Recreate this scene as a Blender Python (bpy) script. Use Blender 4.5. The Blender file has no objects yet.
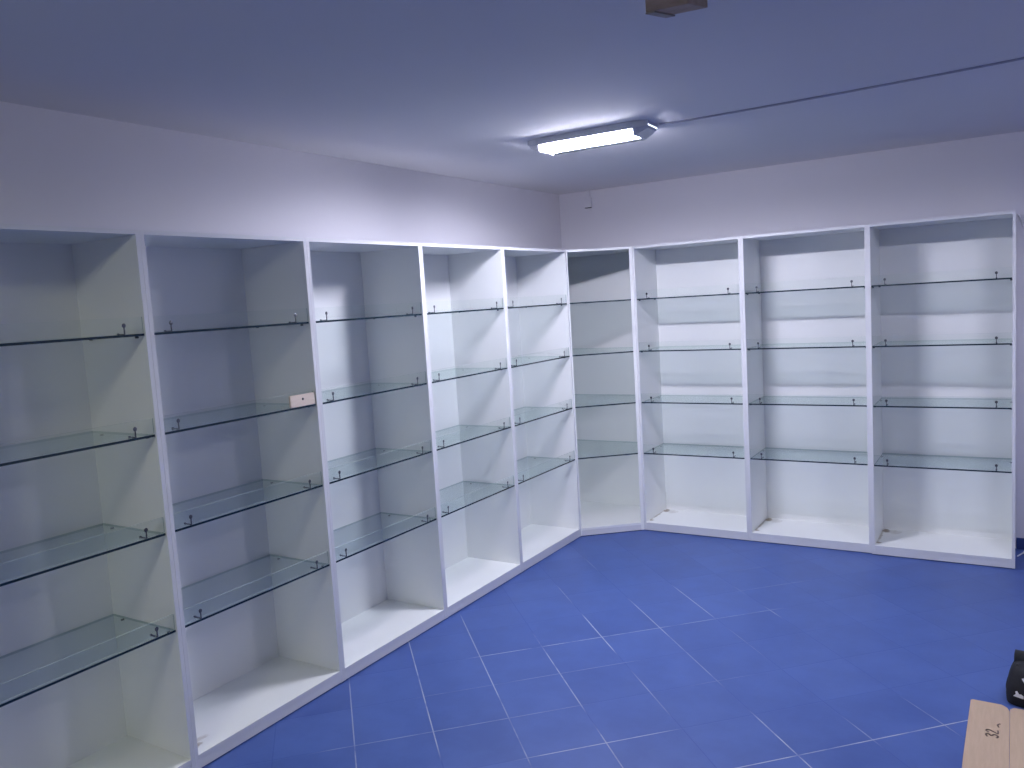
import bpy, bmesh, math, random
from mathutils import Vector, Matrix
random.seed(7)
sc = bpy.context.scene
COL = sc.collection
W_PX = 1024.0
CEIL = 2.7178
HC = 2.2            # cabinet height
DEP = 0.440         # cabinet depth
TH = 0.018          # board thickness
BASE = 0.048        # plinth height
SHELF_Z = (1.800, 1.405, 1.0095, 0.6120)

# ------------------------------------------------------------------ materials
def new_mat(name):
    m = bpy.data.materials.new(name); m.use_nodes = True
    nt = m.node_tree
    return m, nt, nt.nodes['Principled BSDF']
def N(nt, t, **kw):
    n = nt.nodes.new(t)
    for k, v in kw.items():
        setattr(n, k, v)
    return n
def math_n(nt, op, a, b=None, clamp=False):
    n = N(nt, 'ShaderNodeMath', operation=op); n.use_clamp = clamp
    for i, v in enumerate((a, b)):
        if v is None: continue
        if isinstance(v, (int, float)): n.inputs[i].default_value = v
        else: nt.links.new(v, n.inputs[i])
    return n.outputs[0]
def mix_col(nt, fac, a, b):
    n = N(nt, 'ShaderNodeMix', data_type='RGBA')
    if isinstance(fac, (int, float)): n.inputs[0].default_value = fac
    else: nt.links.new(fac, n.inputs[0])
    for i, v in ((6, a), (7, b)):
        if isinstance(v, tuple): n.inputs[i].default_value = (*v, 1)
        else: nt.links.new(v, n.inputs[i])
    return n.outputs[2]
def ramp(nt, src, lo, hi):
    n = N(nt, 'ShaderNodeMapRange'); n.interpolation_type = 'SMOOTHSTEP'
    n.inputs[1].default_value = lo; n.inputs[2].default_value = hi
    nt.links.new(src, n.inputs[0])
    return n.outputs[0]
def noise(nt, scale, detail=3, rough=0.5, coord='Object', stretch=None):
    tc = N(nt, 'ShaderNodeTexCoord')
    src = tc.outputs[coord]
    if stretch:
        mp = N(nt, 'ShaderNodeMapping'); mp.inputs['Scale'].default_value = stretch
        nt.links.new(src, mp.inputs[0]); src = mp.outputs[0]
    n = N(nt, 'ShaderNodeTexNoise')
    n.inputs['Scale'].default_value = scale; n.inputs['Detail'].default_value = detail
    n.inputs['Roughness'].default_value = rough
    nt.links.new(src, n.inputs['Vector'])
    return n.outputs['Fac']
def bump(nt, b, h, strength, dist):
    n = N(nt, 'ShaderNodeBump'); n.inputs['Strength'].default_value = strength
    n.inputs['Distance'].default_value = dist
    nt.links.new(h, n.inputs['Height']); nt.links.new(n.outputs[0], b.inputs['Normal'])

def plain(name, col, rough=0.5, metal=0.0, var=0.04, scale=8.0, bmp=0.0):
    m, nt, b = new_mat(name)
    f = noise(nt, scale, 4)
    lo = tuple(c*(1-var) for c in col); hi = tuple(min(1, c*(1+var)) for c in col)
    nt.links.new(mix_col(nt, f, lo, hi), b.inputs['Base Color'])
    b.inputs['Roughness'].default_value = rough; b.inputs['Metallic'].default_value = metal
    if bmp: bump(nt, b, f, bmp, 0.002)
    return m

WHITE = (0.80, 0.805, 0.80)
M = {}
M['wall'] = plain('wall_paint', (0.71, 0.695, 0.74), 0.85, var=0.02, scale=2.5, bmp=0.06)
M['ceiling'] = plain('ceiling_paint', (0.66, 0.65, 0.67), 0.9, var=0.025, scale=1.6, bmp=0.06)
M['board'] = plain('white_melamine', WHITE, 0.42, var=0.012, scale=3)
M['edge'] = plain('white_edging', (0.67, 0.67, 0.69), 0.35, var=0.01, scale=3)
M['chrome'] = plain('dark_chrome', (0.10, 0.105, 0.125), 0.40, 0.75)
M['plastic'] = plain('white_plastic', (0.72, 0.73, 0.76), 0.4)
M['fixture_metal'] = plain('lamp_base_enamel', (0.62, 0.64, 0.68), 0.4)
M['reflector'] = plain('lamp_reflector', (0.90, 0.90, 0.90), 0.3)
M['socket'] = plain('lampholder_plastic', (0.55, 0.56, 0.60), 0.45)
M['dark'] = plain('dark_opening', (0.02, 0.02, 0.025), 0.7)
M['cable'] = plain('white_cable', (0.75, 0.76, 0.78), 0.45)
M['pen'] = plain('marker_ink', (0.20, 0.145, 0.13), 0.6)
M['fabric'] = plain('black_bag_fabric', (0.007, 0.008, 0.014), 0.85, var=0.5, scale=160, bmp=0.4)
M['fabric_roll'] = plain('black_padding', (0.012, 0.014, 0.018), 0.75, var=0.4, scale=120, bmp=0.4)
M['print'] = plain('white_print', (0.75, 0.76, 0.80), 0.6)
M['cut'] = plain('cardboard_cut_edge', (0.13, 0.08, 0.05), 0.9)

def wood(name, a, b_, scale, stretch):
    m, nt, b = new_mat(name)
    f = noise(nt, scale, 5, 0.6, stretch=stretch)
    nt.links.new(mix_col(nt, ramp(nt, f, 0.3, 0.7), a, b_), b.inputs['Base Color'])
    b.inputs['Roughness'].default_value = 0.7
    bump(nt, b, f, 0.1, 0.001)
    return m
M['block'] = wood('pale_wood', (0.66, 0.54, 0.44), (0.70, 0.59, 0.49), 14, (1, 6, 6))
M['brown'] = wood('brown_board', (0.36, 0.26, 0.19), (0.48, 0.36, 0.27), 9, (1, 4, 4))
M['brown_side'] = wood('grey_brown_board', (0.32, 0.27, 0.22), (0.40, 0.34, 0.28), 9, (3, 1, 3))
M['cardboard'] = wood('corrugated_cardboard', (0.50, 0.365, 0.255), (0.545, 0.40, 0.285), 7, (9, 1, 1))

def stained(name, spots):
    """White board with brown damp stains: spots = (x, y, radius x, radius y, strength) in the board's own frame."""
    m, nt, b = new_mat(name)
    tc = N(nt, 'ShaderNodeTexCoord')
    sep = N(nt, 'ShaderNodeSeparateXYZ'); nt.links.new(tc.outputs['Object'], sep.inputs[0])
    nf = noise(nt, 38, 4, 0.6)
    tot = None
    for (x, y, rx, ry, s) in spots:
        dx = math_n(nt, 'DIVIDE', math_n(nt, 'SUBTRACT', sep.outputs[0], x), rx)
        dy = math_n(nt, 'DIVIDE', math_n(nt, 'SUBTRACT', sep.outputs[1], y), ry)
        r = math_n(nt, 'SQRT', math_n(nt, 'ADD', math_n(nt, 'MULTIPLY', dx, dx), math_n(nt, 'MULTIPLY', dy, dy)))
        r = math_n(nt, 'ADD', r, math_n(nt, 'MULTIPLY', math_n(nt, 'SUBTRACT', nf, 0.5), 1.8))
        k = math_n(nt, 'MULTIPLY', math_n(nt, 'SUBTRACT', 1.0, ramp(nt, r, 0.35, 1.0)), s)
        tot = k if tot is None else math_n(nt, 'MAXIMUM', tot, k)
    nt.links.new(mix_col(nt, tot, WHITE, (0.20, 0.135, 0.07)), b.inputs['Base Color'])
    b.inputs['Roughness'].default_value = 0.42
    return m

# glass: see-through sheet whose two faces mirror by Schlick's law; front cut edges have their dark reflection painted in, the others are pale
def glass_mat(name, tint, gain=1.0):
    m = bpy.data.materials.new(name); m.use_nodes = True
    nt = m.node_tree; nt.nodes.remove(nt.nodes['Principled BSDF'])
    out = nt.nodes['Material Output']
    lw = N(nt, 'ShaderNodeLayerWeight'); lw.inputs['Blend'].default_value = 0.5
    f5 = math_n(nt, 'POWER', lw.outputs['Facing'], 5.0)
    F = math_n(nt, 'ADD', math_n(nt, 'MULTIPLY', f5, 0.90), 0.075, clamp=True)
    geo = N(nt, 'ShaderNodeNewGeometry')
    F = math_n(nt, 'MULTIPLY', F, math_n(nt, 'SUBTRACT', 1.0, geo.outputs['Backfacing']))
    F = math_n(nt, 'MULTIPLY', F, gain)
    tr = N(nt, 'ShaderNodeBsdfTransparent'); tr.inputs[0].default_value = (*tint, 1)
    gl = N(nt, 'ShaderNodeBsdfGlossy'); gl.inputs['Roughness'].default_value = 0.02
    gl.inputs['Color'].default_value = (0.92, 0.98, 0.96, 1)
    mx = N(nt, 'ShaderNodeMixShader')
    nt.links.new(F, mx.inputs[0]); nt.links.new(tr.outputs[0], mx.inputs[1]); nt.links.new(gl.outputs[0], mx.inputs[2])
    nt.links.new(mx.outputs[0], out.inputs[0])
    return m
M['glass'] = glass_mat('shelf_glass', (0.890, 0.920, 0.912))
M['guard_glass'] = glass_mat('guard_glass', (0.975, 0.985, 0.980), 0.7)
M['cover'] = glass_mat('lamp_cover_plastic', (0.97, 0.98, 0.985))
m, nt, b = new_mat('glass_cut_edge'); M['glass_edge'] = m
nt.links.new(mix_col(nt, noise(nt, 12, 2), (0.008, 0.020, 0.034), (0.014, 0.034, 0.052)), b.inputs['Base Color'])
b.inputs['Roughness'].default_value = 0.12
m, nt, b = new_mat('guard_cut_edge'); M['guard_edge'] = m
nt.links.new(mix_col(nt, noise(nt, 12, 2), (0.36, 0.44, 0.44), (0.44, 0.52, 0.52)), b.inputs['Base Color'])
b.inputs['Roughness'].default_value = 0.2

# glowing tubes
def glow(name, col, strength):
    m = bpy.data.materials.new(name); m.use_nodes = True
    nt = m.node_tree; nt.nodes.remove(nt.nodes['Principled BSDF'])
    em = N(nt, 'ShaderNodeEmission'); em.inputs[0].default_value = (*col, 1); em.inputs[1].default_value = strength
    nt.links.new(em.outputs[0], nt.nodes['Material Output'].inputs[0])
    return m
M['tube_cold'] = glow('glowing_cold_tube', (0.84, 0.84, 1.0), 740.0)
M['tube_weak'] = glow('glowing_weak_tube', (0.84, 0.84, 1.0), 320.0)
M['tube_warm'] = glow('glowing_warm_tube', (0.98, 1.0, 0.74), 290.0)

# frosted ribbed side of the lamp cover: lets part of the light straight through, scatters part of it
m = bpy.data.materials.new('frosted_lamp_cover'); m.use_nodes = True; M['frosted'] = m
nt = m.node_tree; nt.nodes.remove(nt.nodes['Principled BSDF'])
tr = N(nt, 'ShaderNodeBsdfTransparent'); tl = N(nt, 'ShaderNodeBsdfTranslucent'); tl.inputs[0].default_value = (0.24, 0.25, 0.27, 1)
mx = N(nt, 'ShaderNodeMixShader'); mx.inputs[0].default_value = 0.82
nt.links.new(tr.outputs[0], mx.inputs[1]); nt.links.new(tl.outputs[0], mx.inputs[2]); nt.links.new(mx.outputs[0], nt.nodes['Material Output'].inputs[0])

M['end_cap'] = plain('grey_lamp_end_cap', (0.55, 0.56, 0.60), 0.35)

# blue tile floor laid at 45 degrees
m, nt, b = new_mat('blue_floor_tiles'); M['floor'] = m
tc = N(nt, 'ShaderNodeTexCoord')
sep = N(nt, 'ShaderNodeSeparateXYZ'); nt.links.new(tc.outputs['Object'], sep.inputs[0])
s = math_n(nt, 'MULTIPLY', math_n(nt, 'ADD', sep.outputs[0], sep.outputs[1]), 2**-.5)
t = math_n(nt, 'MULTIPLY', math_n(nt, 'SUBTRACT', sep.outputs[0], sep.outputs[1]), 2**-.5)
su = math_n(nt, 'DIVIDE', math_n(nt, 'ADD', s, 1.386 + 338*0.3385), 0.3385)
tu = math_n(nt, 'DIVIDE', math_n(nt, 'SUBTRACT', t, 2.045 - 333*0.3335), 0.3335)
ds = math_n(nt, 'MULTIPLY', math_n(nt, 'PINGPONG', su, 0.5), 0.3385)
dt = math_n(nt, 'MULTIPLY', math_n(nt, 'PINGPONG', tu, 0.5), 0.3335)
fray = noise(nt, 60, 3)
jit = math_n(nt, 'MULTIPLY', math_n(nt, 'SUBTRACT', fray, 0.5), 0.0014)
g1 = math_n(nt, 'SUBTRACT', 1.0, ramp(nt, math_n(nt, 'ADD', ds, jit), 0.0016, 0.0036))
g2 = math_n(nt, 'SUBTRACT', 1.0, ramp(nt, math_n(nt, 'ADD', dt, jit), 0.0016, 0.0036))
groove = math_n(nt, 'MAXIMUM', g1, g2)
# stretches of joint where the pale grout shows: (which joint, how far along it from a to b, how pale)
WORN_S = [(-1.722, 1.45, 2.90, .8), (-1.385, 1.45, 2.35, .6), (-1.385, 1.98, 2.55, .8), (-1.385, 2.5, 3.2, .5), (-1.043, 1.9, 2.25, .5), (-1.043, 2.05, 2.75, .75),
          (-1.043, 2.9, 3.4, .6), (-.705, 1.72, 2.25, 1.0), (-.705, 1.2, 1.5, .4), (-.705, 2.5, 2.9, .5), (-.368, 1.60, 2.18, .8), (-.368, 2.15, 2.75, .45), (-.368, 3.05, 3.55, .9),
          (-.03, 1.50, 2.02, .8), (-.03, 2.2, 2.55, .25), (-.03, 3.22, 3.40, .7), (.31, 2.02, 2.14, .9), (.31, 3.15, 3.45, .5), (-2.06, 1.9, 3.4, .6), (.30, 1.65, 1.75, .4), (-.37, .75, 1.0, .3)]
WORN_T = [(2.045, -1.42, -.55, .9), (2.045, -.60, .36, .65), (1.712, .30, .75, .35), (2.378, -1.75, -1.35, .25), (2.378, -1.3, -.65, .35), (2.712, -2.2, -1.25, .55), (2.712, -1.4, -1.05, .4),
          (2.712, -.5, -.2, .2), (3.045, -1.40, -.75, .8), (3.379, -.75, .55, .95), (3.379, -1.2, -.7, .45), (1.38, .45, .8, .2), (1.05, 1.3, 1.9, .25)]
acc = None
for pts_, dd, along, across in ((WORN_S, g1, t, s), (WORN_T, g2, s, t)):
    for c0, a_, b_, k_ in pts_:
        w_ = math_n(nt, 'MULTIPLY', ramp(nt, along, a_-.07, a_+.10), math_n(nt, 'SUBTRACT', 1.0, ramp(nt, along, b_-.10, b_+.07)))
        near = math_n(nt, 'LESS_THAN', math_n(nt, 'ABSOLUTE', math_n(nt, 'SUBTRACT', across, c0)), 0.10)
        w_ = math_n(nt, 'MULTIPLY', math_n(nt, 'MULTIPLY', w_, near), math_n(nt, 'MULTIPLY', dd, k_))
        acc = w_ if acc is None else math_n(nt, 'MAXIMUM', acc, w_)
patch = noise(nt, 7, 3)
worn = math_n(nt, 'MULTIPLY', acc, ramp(nt, patch, 0.22, 0.55))
cmb = N(nt, 'ShaderNodeCombineXYZ')
nt.links.new(math_n(nt, 'ROUND', math_n(nt, 'SUBTRACT', su, 0.5)), cmb.inputs[0])
nt.links.new(math_n(nt, 'ROUND', math_n(nt, 'SUBTRACT', tu, 0.5)), cmb.inputs[1])
wn = N(nt, 'ShaderNodeTexWhiteNoise'); nt.links.new(cmb.outputs[0], wn.inputs[0])
mott = noise(nt, 5.0, 6, 0.6)
v = math_n(nt, 'ADD', math_n(nt, 'MULTIPLY', wn.outputs[0], 0.40), math_n(nt, 'MULTIPLY', ramp(nt, mott, 0.30, 0.70), 0.65))
tile = mix_col(nt, v, (0.044, 0.086, 0.290), (0.068, 0.124, 0.375))
c = mix_col(nt, math_n(nt, 'MULTIPLY', groove, 0.5), tile, (0.022, 0.06, 0.28))
c = mix_col(nt, math_n(nt, 'MULTIPLY', worn, 0.85), c, (0.50, 0.52, 0.58))
nt.links.new(c, b.inputs['Base Color'])
nt.links.new(math_n(nt, 'ADD', math_n(nt, 'MULTIPLY', mott, 0.15), 0.36), b.inputs['Roughness'])
bump(nt, b, math_n(nt, 'SUBTRACT', 1.0, groove), 0.25, 0.002)
M['skirting'] = plain('blue_skirting_tiles', (0.032, 0.056, 0.20), 0.4, var=0.15, scale=6)

# ------------------------------------------------------------------ mesh helpers
def box(bm, x0, x1, y0, y1, z0, z1, mi=0, faces_mi=None):
    vs = [bm.verts.new(p) for p in ((x0,y0,z0),(x1,y0,z0),(x1,y1,z0),(x0,y1,z0),(x0,y0,z1),(x1,y0,z1),(x1,y1,z1),(x0,y1,z1))]
    fs = {}
    for k, ids in dict(bottom=(0,3,2,1), top=(4,5,6,7), front=(0,1,5,4), right=(1,2,6,5), back=(2,3,7,6), left=(3,0,4,7)).items():
        f = bm.faces.new([vs[i] for i in ids]); f.material_index = mi; fs[k] = f
    if faces_mi:
        for k, i in faces_mi.items(): fs[k].material_index = i
    return fs
def prism(bm, poly, z0, z1, mi=0, side_mi=None):
    """poly: counter-clockwise (x, y) outline."""
    n = len(poly)
    a = [bm.verts.new((x, y, z0)) for x, y in poly]; c_ = [bm.verts.new((x, y, z1)) for x, y in poly]
    f = bm.faces.new(a[::-1]); f.material_index = mi
    f = bm.faces.new(c_); f.material_index = mi
    for i in range(n):
        j = (i+1) % n
        f = bm.faces.new((a[i], a[j], c_[j], c_[i])); f.material_index = mi if side_mi is None else side_mi
def cyl(bm, p, q, r0, r1=None, seg=12, mi=0, caps=True):
    r1 = r0 if r1 is None else r1
    p, q = Vector(p), Vector(q); d = (q-p).normalized()
    u = d.orthogonal().normalized(); w = d.cross(u)
    A, B = [], []
    for i in range(seg):
        a = 2*math.pi*i/seg; o = u*math.cos(a)+w*math.sin(a)
        A.append(bm.verts.new(p+o*r0)); B.append(bm.verts.new(q+o*r1))
    for i in range(seg):
        j = (i+1) % seg
        f = bm.faces.new((A[i], A[j], B[j], B[i])); f.material_index = mi; f.smooth = True
    if caps:
        f = bm.faces.new(A[::-1]); f.material_index = mi
        f = bm.faces.new(B); f.material_index = mi
def ball(bm, p, r, sx=1, sy=1, sz=1, seg=14, ring=9, mi=0):
    res = bmesh.ops.create_uvsphere(bm, u_segments=seg, v_segments=ring, radius=r,
            matrix=Matrix.Translation(p) @ Matrix.Diagonal((sx, sy, sz, 1)))
    for vv in res['verts']:
        for f in vv.link_faces: f.material_index = mi; f.smooth = True
def sweep(bm, pts, r, seg=8, mi=0):
    P = [Vector(p) for p in pts]; rings = []; u = None
    for i, p in enumerate(P):
        d = (P[min(i+1, len(P)-1)] - P[max(i-1, 0)]).normalized()
        u = d.orthogonal().normalized() if u is None else (u - d*u.dot(d)).normalized()
        w = d.cross(u)
        rings.append([bm.verts.new(p + (u*math.cos(2*math.pi*k/seg) + w*math.sin(2*math.pi*k/seg))*r) for k in range(seg)])
    for A, B in zip(rings, rings[1:]):
        for k in range(seg):
            f = bm.faces.new((A[k], A[(k+1) % seg], B[(k+1) % seg], B[k])); f.smooth = True; f.material_index = mi
    bm.faces.new(rings[0][::-1]).material_index = mi; bm.faces.new(rings[-1]).material_index = mi
def bez(pts, n=12):
    """Catmull-Rom through points."""
    P = [Vector(p) for p in pts]; P = [2*P[0]-P[1]] + P + [2*P[-1]-P[-2]]; out = []
    for i in range(1, len(P)-2):
        for k in range(n):
            u = k/n
            out.append(0.5*((2*P[i]) + (P[i+1]-P[i-1])*u + (2*P[i-1]-5*P[i]+4*P[i+1]-P[i+2])*u*u + (3*P[i]-P[i-1]-3*P[i+1]+P[i+2])*u**3))
    out.append(P[-2]); return out
def obj(name, bm, mats, parent=None, bevel=0.0, recalc=False):
    if recalc: bmesh.ops.recalc_face_normals(bm, faces=bm.faces)
    me = bpy.data.meshes.new(name); bm.to_mesh(me); bm.free()
    for mm in (mats if isinstance(mats, (list, tuple)) else [mats]): me.materials.append(mm)
    o = bpy.data.objects.new(name, me); COL.objects.link(o)
    if parent: o.parent = parent
    if bevel:
        bv = o.modifiers.new('bevel', 'BEVEL'); bv.width = bevel; bv.segments = 2; bv.limit_method = 'ANGLE'
        bv.harden_normals = False
    return o
def thing(name, label, cat, loc=(0, 0, 0), rz=0.0, group=None):
    o = bpy.data.objects.new(name, None); COL.objects.link(o); o.empty_display_size = 0.1
    o.location = loc; o.rotation_euler = (0, 0, rz)
    return tag(o, label, cat, group)
def tag(o, label, cat, group=None):
    o['label'] = label; o['category'] = cat
    if group: o['group'] = group
    return o
def struct(name, bm, mats, label=None, cat=None, **kw):
    o = obj(name, bm, mats, **kw); o['kind'] = 'structure'
    if label: o['label'] = label
    if cat: o['category'] = cat
    return o

# ------------------------------------------------------------------ room shell
XL, YB, XR, YF = -0.4425, 0.4425, 5.6, -8.2      # inner faces
bm = bmesh.new(); box(bm, XL-.1, XR+.1, YF-.1, YB+.1, -.1, 0); struct('floor', bm, M['floor'], 'blue glazed floor tiles laid diagonally with worn pale grout', 'floor')
bm = bmesh.new(); box(bm, XL-.1, XR+.1, YF-.1, YB+.1, CEIL, CEIL+.1); struct('ceiling', bm, M['ceiling'], 'plain bluish white painted ceiling', 'ceiling')
bm = bmesh.new(); box(bm, XL-.1, XL, YF-.1, YB+.1, 0, CEIL); struct('wall_left', bm, M['wall'], 'pale lavender wall behind the long left run of cabinets', 'wall')
bm = bmesh.new(); box(bm, XL, XR, YB, YB+.1, 0, CEIL); struct('wall_right', bm, M['wall'], 'pale lavender wall behind the three right hand cabinets', 'wall')
bm = bmesh.new(); box(bm, XR, XR+.1, YF-.1, YB+.1, 0, CEIL); struct('wall_side', bm, M['wall'], 'pale wall closing the room on the right', 'wall')
bm = bmesh.new(); box(bm, XL, XR, YF-.1, YF, 0, CEIL); struct('wall_back', bm, M['wall'], 'pale wall closing the room behind the viewer', 'wall')
bm = bmesh.new(); box(bm, 2.862, XR, YB-.010, YB, 0, 0.076); struct('baseboard_right', bm, M['skirting'], 'blue tile skirting at the foot of the right wall', 'baseboard', bevel=.002)

# ------------------------------------------------------------------ cabinets
Y = [-4.690, -3.8211, -2.9576, -2.0862, -1.2152, -0.3252]     # left run dividers
C1, C2 = 0.3252, 0.3883
X = [C2, 1.2098, 2.0341, 2.8553]                               # right run dividers
def bottom_mat(w, spots, cache={}):
    if not spots: return M['board']
    return stained('stained_board', [(-w/2 + x, y, rx, ry, st) for x, y, rx, ry, st in spots])

def shelf_pins(root, spots):
    first = None
    for z in SHELF_Z:
        for (x, y, sx) in spots:
            if first is None:
                bm = bmesh.new(); cyl(bm, (0, 0, 0), (.012, 0, 0), .004, seg=10)
                o = obj('shelf_pin', bm, M['chrome'], root); first = o
            else:
                o = first.copy(); COL.objects.link(o); o.parent = root
            o.location = (x, y, z - .0094); o.rotation_euler = (0, 0, 0 if sx > 0 else math.pi)

def cabinet(label, loc, rz, w, spots=None):
    """Local frame: x to the viewer's right along the run, y into the cabinet, front at y = 0."""
    t = thing('display_cabinet', label, 'cabinet', loc, rz, 'white open display cabinets')
    h = w/2 - .0004
    for s_ in (-1, 1):
        bm = bmesh.new(); a, c_ = (-h, -h+TH) if s_ < 0 else (h-TH, h)
        box(bm, a, c_, 0, DEP, GAP, HC, 0, {'front': 1}); obj('side_panel', bm, [M['board'], M['edge']], t, bevel=.0005)
    i = h - TH - .0002
    bm = bmesh.new(); box(bm, -i, i, 0.0005, DEP, HC-TH, HC, 0, {'front': 1}); obj('top_panel', bm, [M['board'], M['edge']], t, bevel=.0005)
    bm = bmesh.new(); box(bm, -i, i, 0.0005, DEP-.008, BASE, BASE+TH, 0, {'front': 1}); obj('bottom_panel', bm, [bottom_mat(w, spots), M['edge']], t, bevel=.0005)
    bm = bmesh.new(); box(bm, -i, i, 0.0020, .018, GAP, BASE-.0006); obj('plinth', bm, M['edge'], t, bevel=.0005)
    bm = bmesh.new(); box(bm, -i, i, DEP-.007, DEP-.002, BASE, HC-TH-.0002); obj('back_panel', bm, M['board'], t)
    bm = bmesh.new(); box(bm, -h+.004, h-.004, .012, DEP-.01, 0, GAP-.0004); obj('shadow_gap_strip', bm, M['dark'], t)  # added set-back strip, coloured dark to give the shadow line at the floor
    shelf_pins(t, [(-i, .05, 1), (i, .05, -1), (-i, .36, 1), (i, .36, -1)])
    return t

GAP = .006
RIGHT_STAIN = [(.040, .375, .040, .050, .85), (.032, .075, .026, .026, .8), (.024, .23, .016, .17, .55), (.10, .36, .06, .06, .25)]
LEFT_STAIN = [(.060, .075, .040, .028, .7), (.110, .105, .05, .022, .35), (.03, .10, .02, .06, .3)]
FAINT = [(.035, .040, .030, .03, .18)]
cab_l = ['white open display cabinet at far left, cut off by the photo edge',
         'second white display cabinet from the left, with a beige block on its second shelf',
         'third white display cabinet from the left, in the middle of the left wall run',
         'fourth white display cabinet from the left, last but one before the angled corner cabinet',
         'white display cabinet on the left wall directly beside the angled corner cabinet']
for k in range(5):
    w = Y[k+1] - Y[k]
    cabinet(cab_l[k], (0, (Y[k]+Y[k+1])/2, 0), math.pi/2, w, [None, LEFT_STAIN, FAINT, None, None][k])
cab_r = ['white display cabinet on the right wall directly beside the angled corner cabinet',
         'white display cabinet between two others on the right wall, second from the right',
         'rightmost white display cabinet with its free end by the white cable']
for k in range(3):
    w = X[k+1] - X[k]
    cabinet(cab_r[k], ((X[k]+X[k+1])/2, -.015 if k == 2 else 0, 0), 0, w, RIGHT_STAIN)

# angled corner cabinet (five sided)
cc = thing('corner_cabinet', 'angled white corner cabinet joining the left and right runs', 'cabinet', (-.1, .1, 0), 0, 'white open display cabinets')
def loc_poly(pts): return [(x+.1, y-.1) for x, y in pts]
e = .0006
ux = .018*C2/C1; uy = .018*C1/C2
D0, D1 = -DEP+.0005, DEP-.0005
def diag(off, y):  # x on the slanted front (moved inward by off) at height y
    L = math.hypot(C1, C2); nx, ny = -C1/L, C2/L
    return 0 + C2/C1*((y - ny*off) + C1) + nx*off
def diagy(off, x):
    L = math.hypot(C1, C2); nx, ny = -C1/L, C2/L
    return -C1 + C1/C2*(x - nx*off) + ny*off
ya, yb = -C1+e, -C1+.005
bm = bmesh.new(); prism(bm, loc_poly([(D0, ya), (diag(0, ya), ya), (diag(0, yb), yb), (D0, yb)]), GAP, HC); obj('side_panel', bm, M['board'], cc, bevel=.0005)
xa, xb = C2-.018, C2-e
bm = bmesh.new(); prism(bm, loc_poly([(xa, diagy(0, xa)), (xb, diagy(0, xb)), (xb, D1), (xa, D1)]), GAP, HC); obj('side_panel', bm, M['board'], cc, bevel=.0005)
def five(off, back, g=0.0005):
    y0, x1 = yb+g, xa-g
    return loc_poly([(-DEP+back, y0), (diag(off, y0), y0), (x1, diagy(off, x1)), (x1, DEP-back), (-DEP+back, DEP-back)])
bm = bmesh.new(); prism(bm, five(.0005, .0005), HC-TH, HC); obj('top_panel', bm, M['board'], cc, bevel=.0005)
bm = bmesh.new(); prism(bm, five(.0005, .008), BASE, BASE+TH); obj('bottom_panel', bm, M['board'], cc, bevel=.0005)
y0, x1 = yb+.0005, xa-.0005
bm = bmesh.new(); prism(bm, loc_poly([(diag(.002, y0), y0), (x1, diagy(.002, x1)), (x1, diagy(.018, x1)), (diag(.018, y0), y0)]), GAP, BASE-.0006); obj('plinth', bm, M['edge'], cc)
bm = bmesh.new(); prism(bm, five(.012, .01), 0, GAP-.0004); obj('shadow_gap_strip', bm, M['dark'], cc)  # same added dark strip, painting the shadow line below the slanted front
bm = bmesh.new(); box(bm, -DEP+.002+.1, -DEP+.007+.1, y0-.1, DEP-.0022-.1, BASE, HC-TH-.0002); obj('back_panel', bm, M['board'], cc)
bm = bmesh.new(); box(bm, -DEP+.0072+.1, x1+.1, DEP-.007-.1, DEP-.002-.1, BASE, HC-TH-.0002); obj('back_panel', bm, M['board'], cc)

# ------------------------------------------------------------------ glass shelves
GT = .0095
def make_clip():
    bm = bmesh.new()
    box(bm, -.0022, .0022, -.0022, .0005, 0.0003, .030)
    ball(bm, (0, -.0012, .034), .0082, 1, .16, 1.1, 12, 8)
    box(bm, -.0035, .0035, .001, .040, 0.0003, .0032)
    ball(bm, (0, .040, .003), .0055, 1, 1, .6, 10, 6)
    return bm
clip0 = None
def shelf(label, root_loc, rz, w, z, group, guard_back=False):
    global clip0
    t = thing('glass_shelf', label, 'shelf', (root_loc[0], root_loc[1], z - GT/2), rz, group)
    h = w/2 - TH - .0030
    bm = bmesh.new()
    box(bm, -h, h, .006, DEP-.012, 0, GT, 2, {'top': 0, 'bottom': 0, 'front': 1}); obj('glass_pane', bm, [M['glass'], M['glass_edge'], M['guard_edge']], t)
    bm = bmesh.new()
    gy = .0190 if guard_back else .0095
    box(bm, -h, h, gy, gy+.004, GT+.0038, GT+.064, 1, {'front': 0, 'back': 0}); obj('front_guard', bm, [M['guard_glass'], M['guard_edge']], t)
    for s_ in (-1, 1):
        if clip0 is None:
            o = obj('guard_clip', make_clip(), M['chrome'], t); clip0 = o
        else:
            o = clip0.copy(); COL.objects.link(o); o.parent = t
        o.location = (s_*(h-.080), .0085 if not guard_back else .0255, GT)
    return t
ROW = ['topmost', 'second highest', 'third highest', 'lowest']
WL = ['in the leftmost cabinet, cut off by the photo edge', 'in the second cabinet from the left',
      'in the third cabinet from the left', 'in the fourth cabinet from the left',
      'in the left wall cabinet beside the angled corner cabinet']
WR = ['in the right wall cabinet beside the angled corner cabinet', 'in the second cabinet from the right', 'in the rightmost cabinet']
for k in range(5):
    for r in range(4):
        lab = f'{ROW[r]} glass shelf {WL[k]}'
        if k == 1 and r == 1: lab = 'glass shelf carrying the small beige block, in the second cabinet from left'
        shelf(lab, (0, (Y[k]+Y[k+1])/2), math.pi/2, Y[k+1]-Y[k], SHELF_Z[r], 'glass shelves', guard_back=(k == 1 and r == 1))
for k in range(3):
    for r in range(4):
        shelf(f'{ROW[r]} glass shelf {WR[k]}', ((X[k]+X[k+1])/2, -.015 if k == 2 else 0), 0, X[k+1]-X[k], SHELF_Z[r], 'glass shelves')
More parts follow.
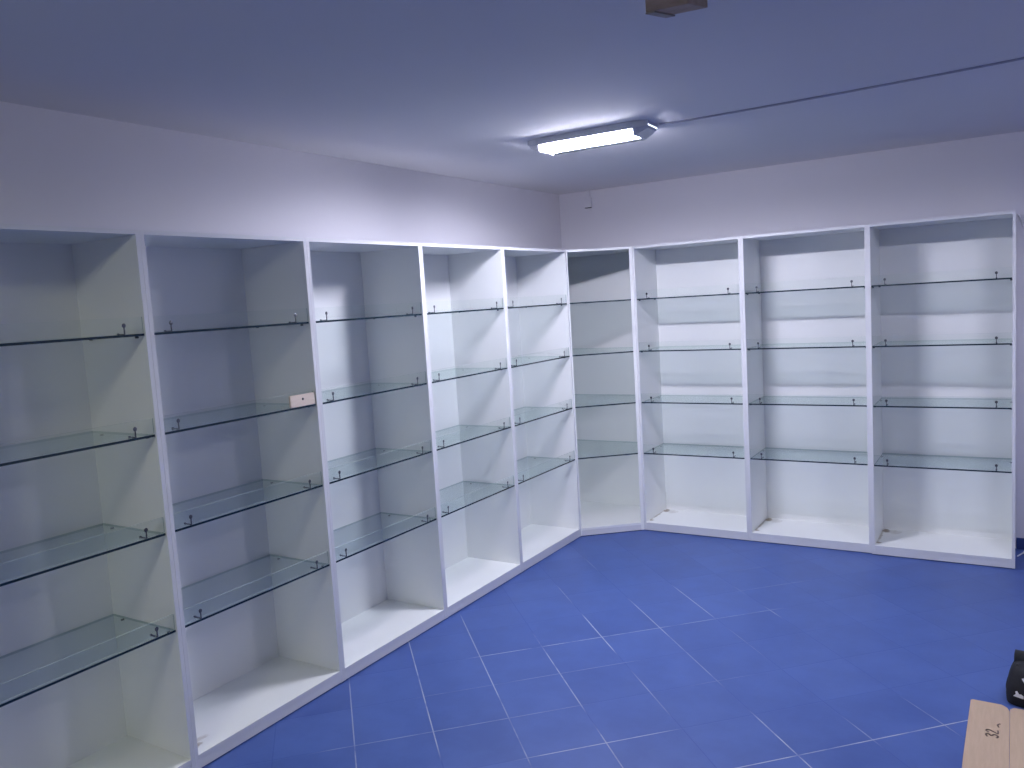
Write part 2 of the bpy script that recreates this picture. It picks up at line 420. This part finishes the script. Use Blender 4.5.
for r in range(4):
    bm = bmesh.new(); prism(bm, five(.006, .012, .002), 0, GT, 0, 2)
    bm.faces.ensure_lookup_table(); bm.faces[3].material_index = 1     # the slanted front edge
    o = obj('glass_shelf', bm, [M['glass'], M['glass_edge'], M['guard_edge']]); o.location = (-.1, .1, SHELF_Z[r]-GT/2)
    tag(o, f'{ROW[r]} five-sided glass shelf in the angled corner cabinet', 'shelf', 'glass shelves')
# supports under the corner shelves
spots = [(diag(0, yb)-.05+.1, yb-.1, 1)]
first = None
for z in SHELF_Z:
    for (x, y, rz_) in ((diag(0, yb)-.06+.1, yb-.1, math.pi/2), (-.36+.1, yb-.1, math.pi/2), (xa+.1, diagy(0, xa)+.06-.1, math.pi), (xa+.1, .36-.1, math.pi)):
        if first is None:
            bm = bmesh.new(); cyl(bm, (0, 0, 0), (.012, 0, 0), .004, seg=10); o = first = obj('shelf_pin', bm, M['chrome'], cc)
        else:
            o = first.copy(); COL.objects.link(o); o.parent = cc
        o.location = (x, y, z-.0094); o.rotation_euler = (0, 0, rz_)

# beige block on the second shelf of the second cabinet
t = thing('wooden_block', 'small beige wooden block with a dark screw hole on a glass shelf', 'block', (-.0115, -3.0585, SHELF_Z[1]+GT/2+.0006), math.radians(90))
bm = bmesh.new(); box(bm, -.078, .079, -.0055, .0055, 0, .056)
bmesh.ops.bevel(bm, geom=list(bm.edges), offset=.0018, segments=2, affect='EDGES')
obj('block_body', bm, M['block'], t)
bm = bmesh.new(); cyl(bm, (.0, -.0063, .034), (.0, -.0057, .034), .0062, seg=14); obj('screw_hole', bm, M['dark'], t)

# ------------------------------------------------------------------ ceiling lamp
LX0, LX1, LY, LW = 0.555, 1.262, -1.700, 0.200
hl, hw = (LX1-LX0)/2, LW/2
def loft_x(bm, stations, mi=0):
    rings = [[bm.verts.new((x, y, z)) for y, z in pr] for x, pr in stations]
    n = len(rings[0])
    for A, B in zip(rings, rings[1:]):
        for k in range(n):
            bm.faces.new((A[k], A[(k+1) % n], B[(k+1) % n], B[k])).material_index = mi
    bm.faces.new(rings[0]).material_index = mi; bm.faces.new(rings[-1][::-1]).material_index = mi
def fluorescent(label, x, y, tube):
    lamp = thing('ceiling_lamp', label, 'lamp', (x, y, CEIL))
    bm = bmesh.new()
    prof = [(-hw, -.001), (-hw, -.036), (-hw+.003, -.036), (-hw+.014, -.026), (hw-.014, -.026), (hw-.003, -.036), (hw, -.036), (hw, -.001)]
    nar = [(y_*.72, z*.7) for y_, z in prof]
    loft_x(bm, [(-hl, nar), (-hl+.07, prof), (hl-.07, prof), (hl, nar)])
    obj('lamp_base', bm, M['fixture_metal'], lamp, recalc=True)
    bm = bmesh.new(); box(bm, -hl+.068, hl-.068, -hw+.018, hw-.018, -.0295, -.0265); obj('reflector', bm, M['reflector'], lamp, bevel=.001)
    for s_ in (-1, 1):
        bm = bmesh.new(); cyl(bm, (-.262, s_*.042, -.050), (.262, s_*.042, -.050), .0135, seg=14); obj('tube', bm, tube, lamp)
        for e_ in (-1, 1):
            bm = bmesh.new()
            cyl(bm, (e_*.2622, s_*.042, -.050), (e_*.273, s_*.042, -.050), .0125, seg=16)
            box(bm, min(e_*.273, e_*.283), max(e_*.273, e_*.283), s_*.042-.009, s_*.042+.009, -.058, -.0262)
            obj('lampholder', bm, M['socket'], lamp, recalc=True)
    bm = bmesh.new()
    cp = [(-hw+.004, -.034), (-hw+.010, -.050), (-hw+.020, -.070), (hw-.020, -.070), (hw-.010, -.050), (hw-.004, -.034)]
    end = [(y_*.74, -.024 + (z+.034)*.40) for y_, z in cp]
    rings = [[bm.verts.new((x_, y_, z)) for y_, z in pr] for x_, pr in ((-hl+.006, end), (-hl+.075, cp), (hl-.075, cp), (hl-.006, end))]
    for q_, (A, B) in enumerate(zip(rings, rings[1:])):
        for k in range(len(A)-1):
            f = bm.faces.new((A[k], A[k+1], B[k+1], B[k])); f.material_index = (0 if k == 2 else 1) if q_ == 1 else 2
    bm.faces.new(rings[0]).material_index = 2; bm.faces.new(rings[-1][::-1]).material_index = 2
    bmesh.ops.recalc_face_normals(bm, faces=bm.faces)
    obj('lamp_cover', bm, [M['cover'], M['frosted'], M['end_cap']], lamp)
    return lamp
fluorescent('lit fluorescent ceiling lamp with glowing white tubes above the corner', (LX0+LX1)/2, LY, M['tube_cold'])
# the room's other two lamps, outside the frame: at the far end of the ceiling cable and behind the viewer
fluorescent('weaker fluorescent ceiling lamp at the far right end of the ceiling cable', 3.52, -1.800, M['tube_weak'])
fluorescent('warm fluorescent ceiling lamp over the near end of the left cabinets', 1.20, -6.20, M['tube_warm'])

# plaster ridge / cable line over the ceiling, from the lamp to the right
bm = bmesh.new()
pts = bez([(LX1+.012, -1.640, CEIL-.003), (1.40, -1.612, CEIL-.0035), (1.75, -1.606, CEIL-.003), (2.09, -1.613, CEIL-.004), (2.37, -1.625, CEIL-.003), (2.85, -1.661, CEIL-.003), (3.155, -1.71, CEIL-.003)], 10)
sweep(bm, pts, .0065, 8)
o = obj('ceiling_cable', bm, plain('painted_cable', (0.42, 0.42, 0.48), 0.8)); tag(o, 'thin painted cable running along the ceiling from the lamp', 'cable')

# brown box under the ceiling, cut by the top of the photo
b0 = thing('ceiling_box', 'brown wooden box hanging on the ceiling at the top photo edge', 'box', (2.045, -3.54, CEIL))
zz = 2.60-CEIL
P = [(1.993, -3.592), (2.025, -3.523), (2.140, -3.509)]
P.append((P[0][0]+P[2][0]-P[1][0], P[0][1]+P[2][1]-P[1][1]))
L_, F_, R_, N_ = [Vector((x-2.045, y+3.54)) for x, y in P]
bm = bmesh.new(); prism(bm, [tuple(v_) for v_ in (L_, N_, R_, F_)], zz, -.0006); obj('box_body', bm, M['brown'], b0, bevel=.0025, recalc=True)
k_ = (R_-F_)*.22
bm = bmesh.new(); prism(bm, [tuple(v_) for v_ in (L_, L_+k_, F_+k_, F_)], zz-.0045, zz-.0004); obj('edge_strip', bm, M['brown_side'], b0, recalc=True)

# junction box and conduit on the right wall over the corner
jb = thing('junction_box', 'small white junction box high on the right wall near the corner', 'junction box', (-.165, YB, 2.575))
bm = bmesh.new(); box(bm, -.032, .032, -.030, -.0005, 0.004, .085); obj('box_body', bm, M['wall'], jb, bevel=.003)
bm = bmesh.new(); box(bm, -.026, .026, -.029, -.004, 0.0, .0036); obj('dark_opening', bm, M['dark'], jb)
bm = bmesh.new(); box(bm, -.018, .018, -.020, -.0005, .0855, CEIL-2.575-.0005); obj('conduit', bm, M['wall'], jb, bevel=.002)

# white cable beside the rightmost cabinet
bm = bmesh.new()
pts = bez([(2.868, .434, 2.200), (2.884, .435, 2.155), (2.93, .436, 2.03), (3.02, .436, 1.7), (3.08, .436, 1.1), (3.05, .430, .45), (2.975, .415, .16), (2.93, .395, .045), (2.905, .35, .010), (2.884, .30, .0046), (2.869, .262, .0046)], 10)
sweep(bm, pts, .0045, 8)
o = obj('white_cable', bm, M['cable']); tag(o, 'thin white cable looping down the wall beside the rightmost cabinet', 'cable')

# ------------------------------------------------------------------ cardboard
cb = thing('cardboard_sheet', 'flattened brown cardboard box lying on the blue floor', 'cardboard', (2.84, -2.30, 0))
def cpoly(pts): return [(x-2.84, y+2.30) for x, y in pts]
bm = bmesh.new(); prism(bm, cpoly([(2.684, -2.96), (2.8345, -2.96), (2.8345, -1.955), (2.826, -1.926), (2.806, -1.905), (2.697, -1.902), (2.690, -1.912), (2.684, -2.40)]), .0005, .0055, 0, 1); obj('left_flap', bm, [M['cardboard'], M['cut']], cb, recalc=True)
bm = bmesh.new(); prism(bm, cpoly([(2.8356, -2.96), (3.26, -2.96), (3.26, -1.915), (2.850, -1.915), (2.8356, -1.935)]), .0005, .0055, 0, 1); obj('main_panel', bm, [M['cardboard'], M['cut']], cb, recalc=True)
# handwriting on the flap, read from the right: strokes in flap coordinates
def strokes(lines, zt, r):
    bm = bmesh.new()
    for ln in lines:
        p = bez([(x-2.84, y+2.30, zt) for x, y in ln], 6) if len(ln) > 2 else [Vector((x-2.84, y+2.30, zt)) for x, y in ln]
        for a, c_ in zip(p, p[1:]):
            d = (c_-a); L = d.length
            if L < 1e-6: continue
            n_ = Vector((-d.y, d.x, 0))/L*r; d = d/L*r*.4
            vs = [bm.verts.new(v_) for v_ in (a-d-n_, c_+d-n_, c_+d+n_, a-d+n_)]
            bm.faces.new(vs)
            ws = [bm.verts.new(v_.co + Vector((0, 0, -.0006))) for v_ in vs]
            bm.faces.new(ws[::-1])
            for k in range(4): bm.faces.new((vs[k], ws[k], ws[(k+1) % 4], vs[(k+1) % 4]))
    return bm
WRITE = True
def wr(u, v):  # u: reading direction (away from viewer, +y); v: glyph up (towards -x)
    return (2.797 - v, -2.205 + u)
if WRITE:
    g3 = [wr(.000, .038), wr(.014, .043), (wr(.024, .036)), wr(.012, .024), wr(.025, .014), wr(.014, .001), wr(.0, .006)]
    g2 = [wr(.036, .034), wr(.048, .043), wr(.058, .034), wr(.046, .016), wr(.036, .002), wr(.062, .002)]
    g1 = [wr(.092, .0), wr(.110, .004), wr(.124, -.004)]
    bm = strokes([g3, g2, g1], .0063, .0030); obj('handwriting', bm, M['pen'], cb)

# ------------------------------------------------------------------ backpack at the right edge
bx, by = 2.990, -1.806
bag = thing('backpack', 'black backpack with white print standing at the right photo edge', 'bag', (bx, by, 0), math.radians(-8))
bm = bmesh.new()
# body: superellipse sections rising and narrowing
def sect(z, a, bb, n=24, ex=4.5, oy=0.0):
    out = []
    for k in range(n):
        th = 2*math.pi*k/n; c_, s_ = math.cos(th), math.sin(th)
        out.append(bm.verts.new((a*math.copysign(abs(c_)**(2/ex), c_), oy + bb*math.copysign(abs(s_)**(2/ex), s_), z)))
    return out
rs = [sect(.0005, .120, .080), sect(.0006, .163, .104), sect(.003, .165, .106), sect(.020, .167, .108), sect(.05, .168, .108), sect(.095, .163, .106, oy=.004), sect(.135, .155, .098, oy=.010), sect(.160, .140, .084, oy=.016), sect(.172, .105, .055, oy=.02)]
for A, B in zip(rs, rs[1:]):
    for k in range(24):
        f = bm.faces.new((A[k], A[(k+1) % 24], B[(k+1) % 24], B[k])); f.smooth = True
bm.faces.new(rs[0][::-1]); f = bm.faces.new(rs[-1])
body = obj('bag_body', bm, M['fabric'], bag)
sb = body.modifiers.new('subd', 'SUBSURF'); sb.levels = 1; sb.render_levels = 2
bm = bmesh.new(); cyl(bm, (-.142, .03, .168), (.14, .03, .168), .030, seg=20); bmesh.ops.bevel(bm, geom=[e_ for e_ in bm.edges if len(e_.link_faces) == 2 and e_.calc_face_angle(0) > 1], offset=.014, segments=3, affect='EDGES')
obj('padded_roll', bm, M['fabric_roll'], bag)
bm = bmesh.new()
sweep(bm, bez([(-.149, -.055, .015), (-.158, -.06, .065), (-.148, -.052, .115), (-.122, -.035, .162)], 8), .006, 8)
obj('seam_piping', bm, M['fabric_roll'], bag)
PROFILE = [(.0, .165, .106, 0), (.05, .168, .108, 0), (.095, .163, .106, .004), (.135, .155, .098, .010), (.160, .140, .084, .016), (.172, .105, .055, .02)]
def front_y(x, z):  # front surface of the body
    for (z0, a0, b0_, o0), (z1, a1, b1, o1) in zip(PROFILE, PROFILE[1:]):
        if z <= z1:
            k = (z-z0)/(z1-z0); a = a0+(a1-a0)*k; b_ = b0_+(b1-b0_)*k; oy = o0+(o1-o0)*k
            return oy - b_*max(0.02, 1-abs(x/a)**4.5)**(1/4.5) - .002
def decal(poly, name, lab):
    bm = bmesh.new(); top = [bm.verts.new((x, front_y(x, z), z)) for x, z in poly]
    bt = [bm.verts.new((x, front_y(x, z)+.003, z)) for x, z in poly]
    bm.faces.new(top); bm.faces.new(bt[::-1])
    for k in range(len(poly)):
        j = (k+1) % len(poly); bm.faces.new((top[k], bt[k], bt[j], top[j]))
    o = obj(name, bm, M['print'], bag, recalc=True); o['label'] = lab; return o
decal([(-.130, .046), (-.092, .044), (-.092, .055), (-.101, .060), (-.109, .059), (-.117, .071), (-.123, .066), (-.121, .057)], 'printed_logo', 'white printed logo')
decal([(-.085, .044), (-.045, .043), (-.045, .059), (-.085, .060)], 'printed_logo', 'white printed logo bar')
decal([(-.035, .043), (.06, .043), (.06, .059), (-.035, .059)], 'printed_logo', 'white printed logo bar')
decal([(-.101, .124), (-.094, .127), (-.080, .109), (-.076, .092), (-.083, .091), (-.089, .107)], 'printed_stripe', 'white curved stripe')

# ------------------------------------------------------------------ camera
cam = bpy.data.cameras.new('camera'); co = bpy.data.objects.new('camera', cam); COL.objects.link(co)
cam.sensor_width = 36; cam.sensor_fit = 'HORIZONTAL'; cam.lens = 809.90/W_PX*36; cam.clip_start = .02
r_ = Vector((0.84984852, 0.52359121, -0.06008105)); u_ = Vector((-0.00226437, 0.11762646, 0.99305533)); f_ = Vector((-0.52702216, 0.84381056, -0.10115028))
co.matrix_world = Matrix(((r_.x, u_.x, -f_.x, 2.8475), (r_.y, u_.y, -f_.y, -5.7590), (r_.z, u_.z, -f_.z, 1.8416), (0, 0, 0, 1)))
sc.camera = co

wd = bpy.data.worlds.new('world'); sc.world = wd; wd.use_nodes = True
wd.node_tree.nodes['Background'].inputs[0].default_value = (0.02, 0.02, 0.02, 1)

vs = sc.view_settings
vs.view_transform = 'Standard'; vs.look = 'None'; vs.gamma = 1; vs.exposure = 0.0; vs.use_curve_mapping = False
cy = sc.cycles
cy.use_denoising = True
try: cy.denoiser = 'OPENIMAGEDENOISE'
except Exception: pass
cy.use_light_tree = True; cy.max_bounces = 16; cy.diffuse_bounces = 8; cy.glossy_bounces = 6; cy.transparent_max_bounces = 40
cy.caustics_reflective = False; cy.caustics_refractive = False
cy.sample_clamp_indirect = 8.0
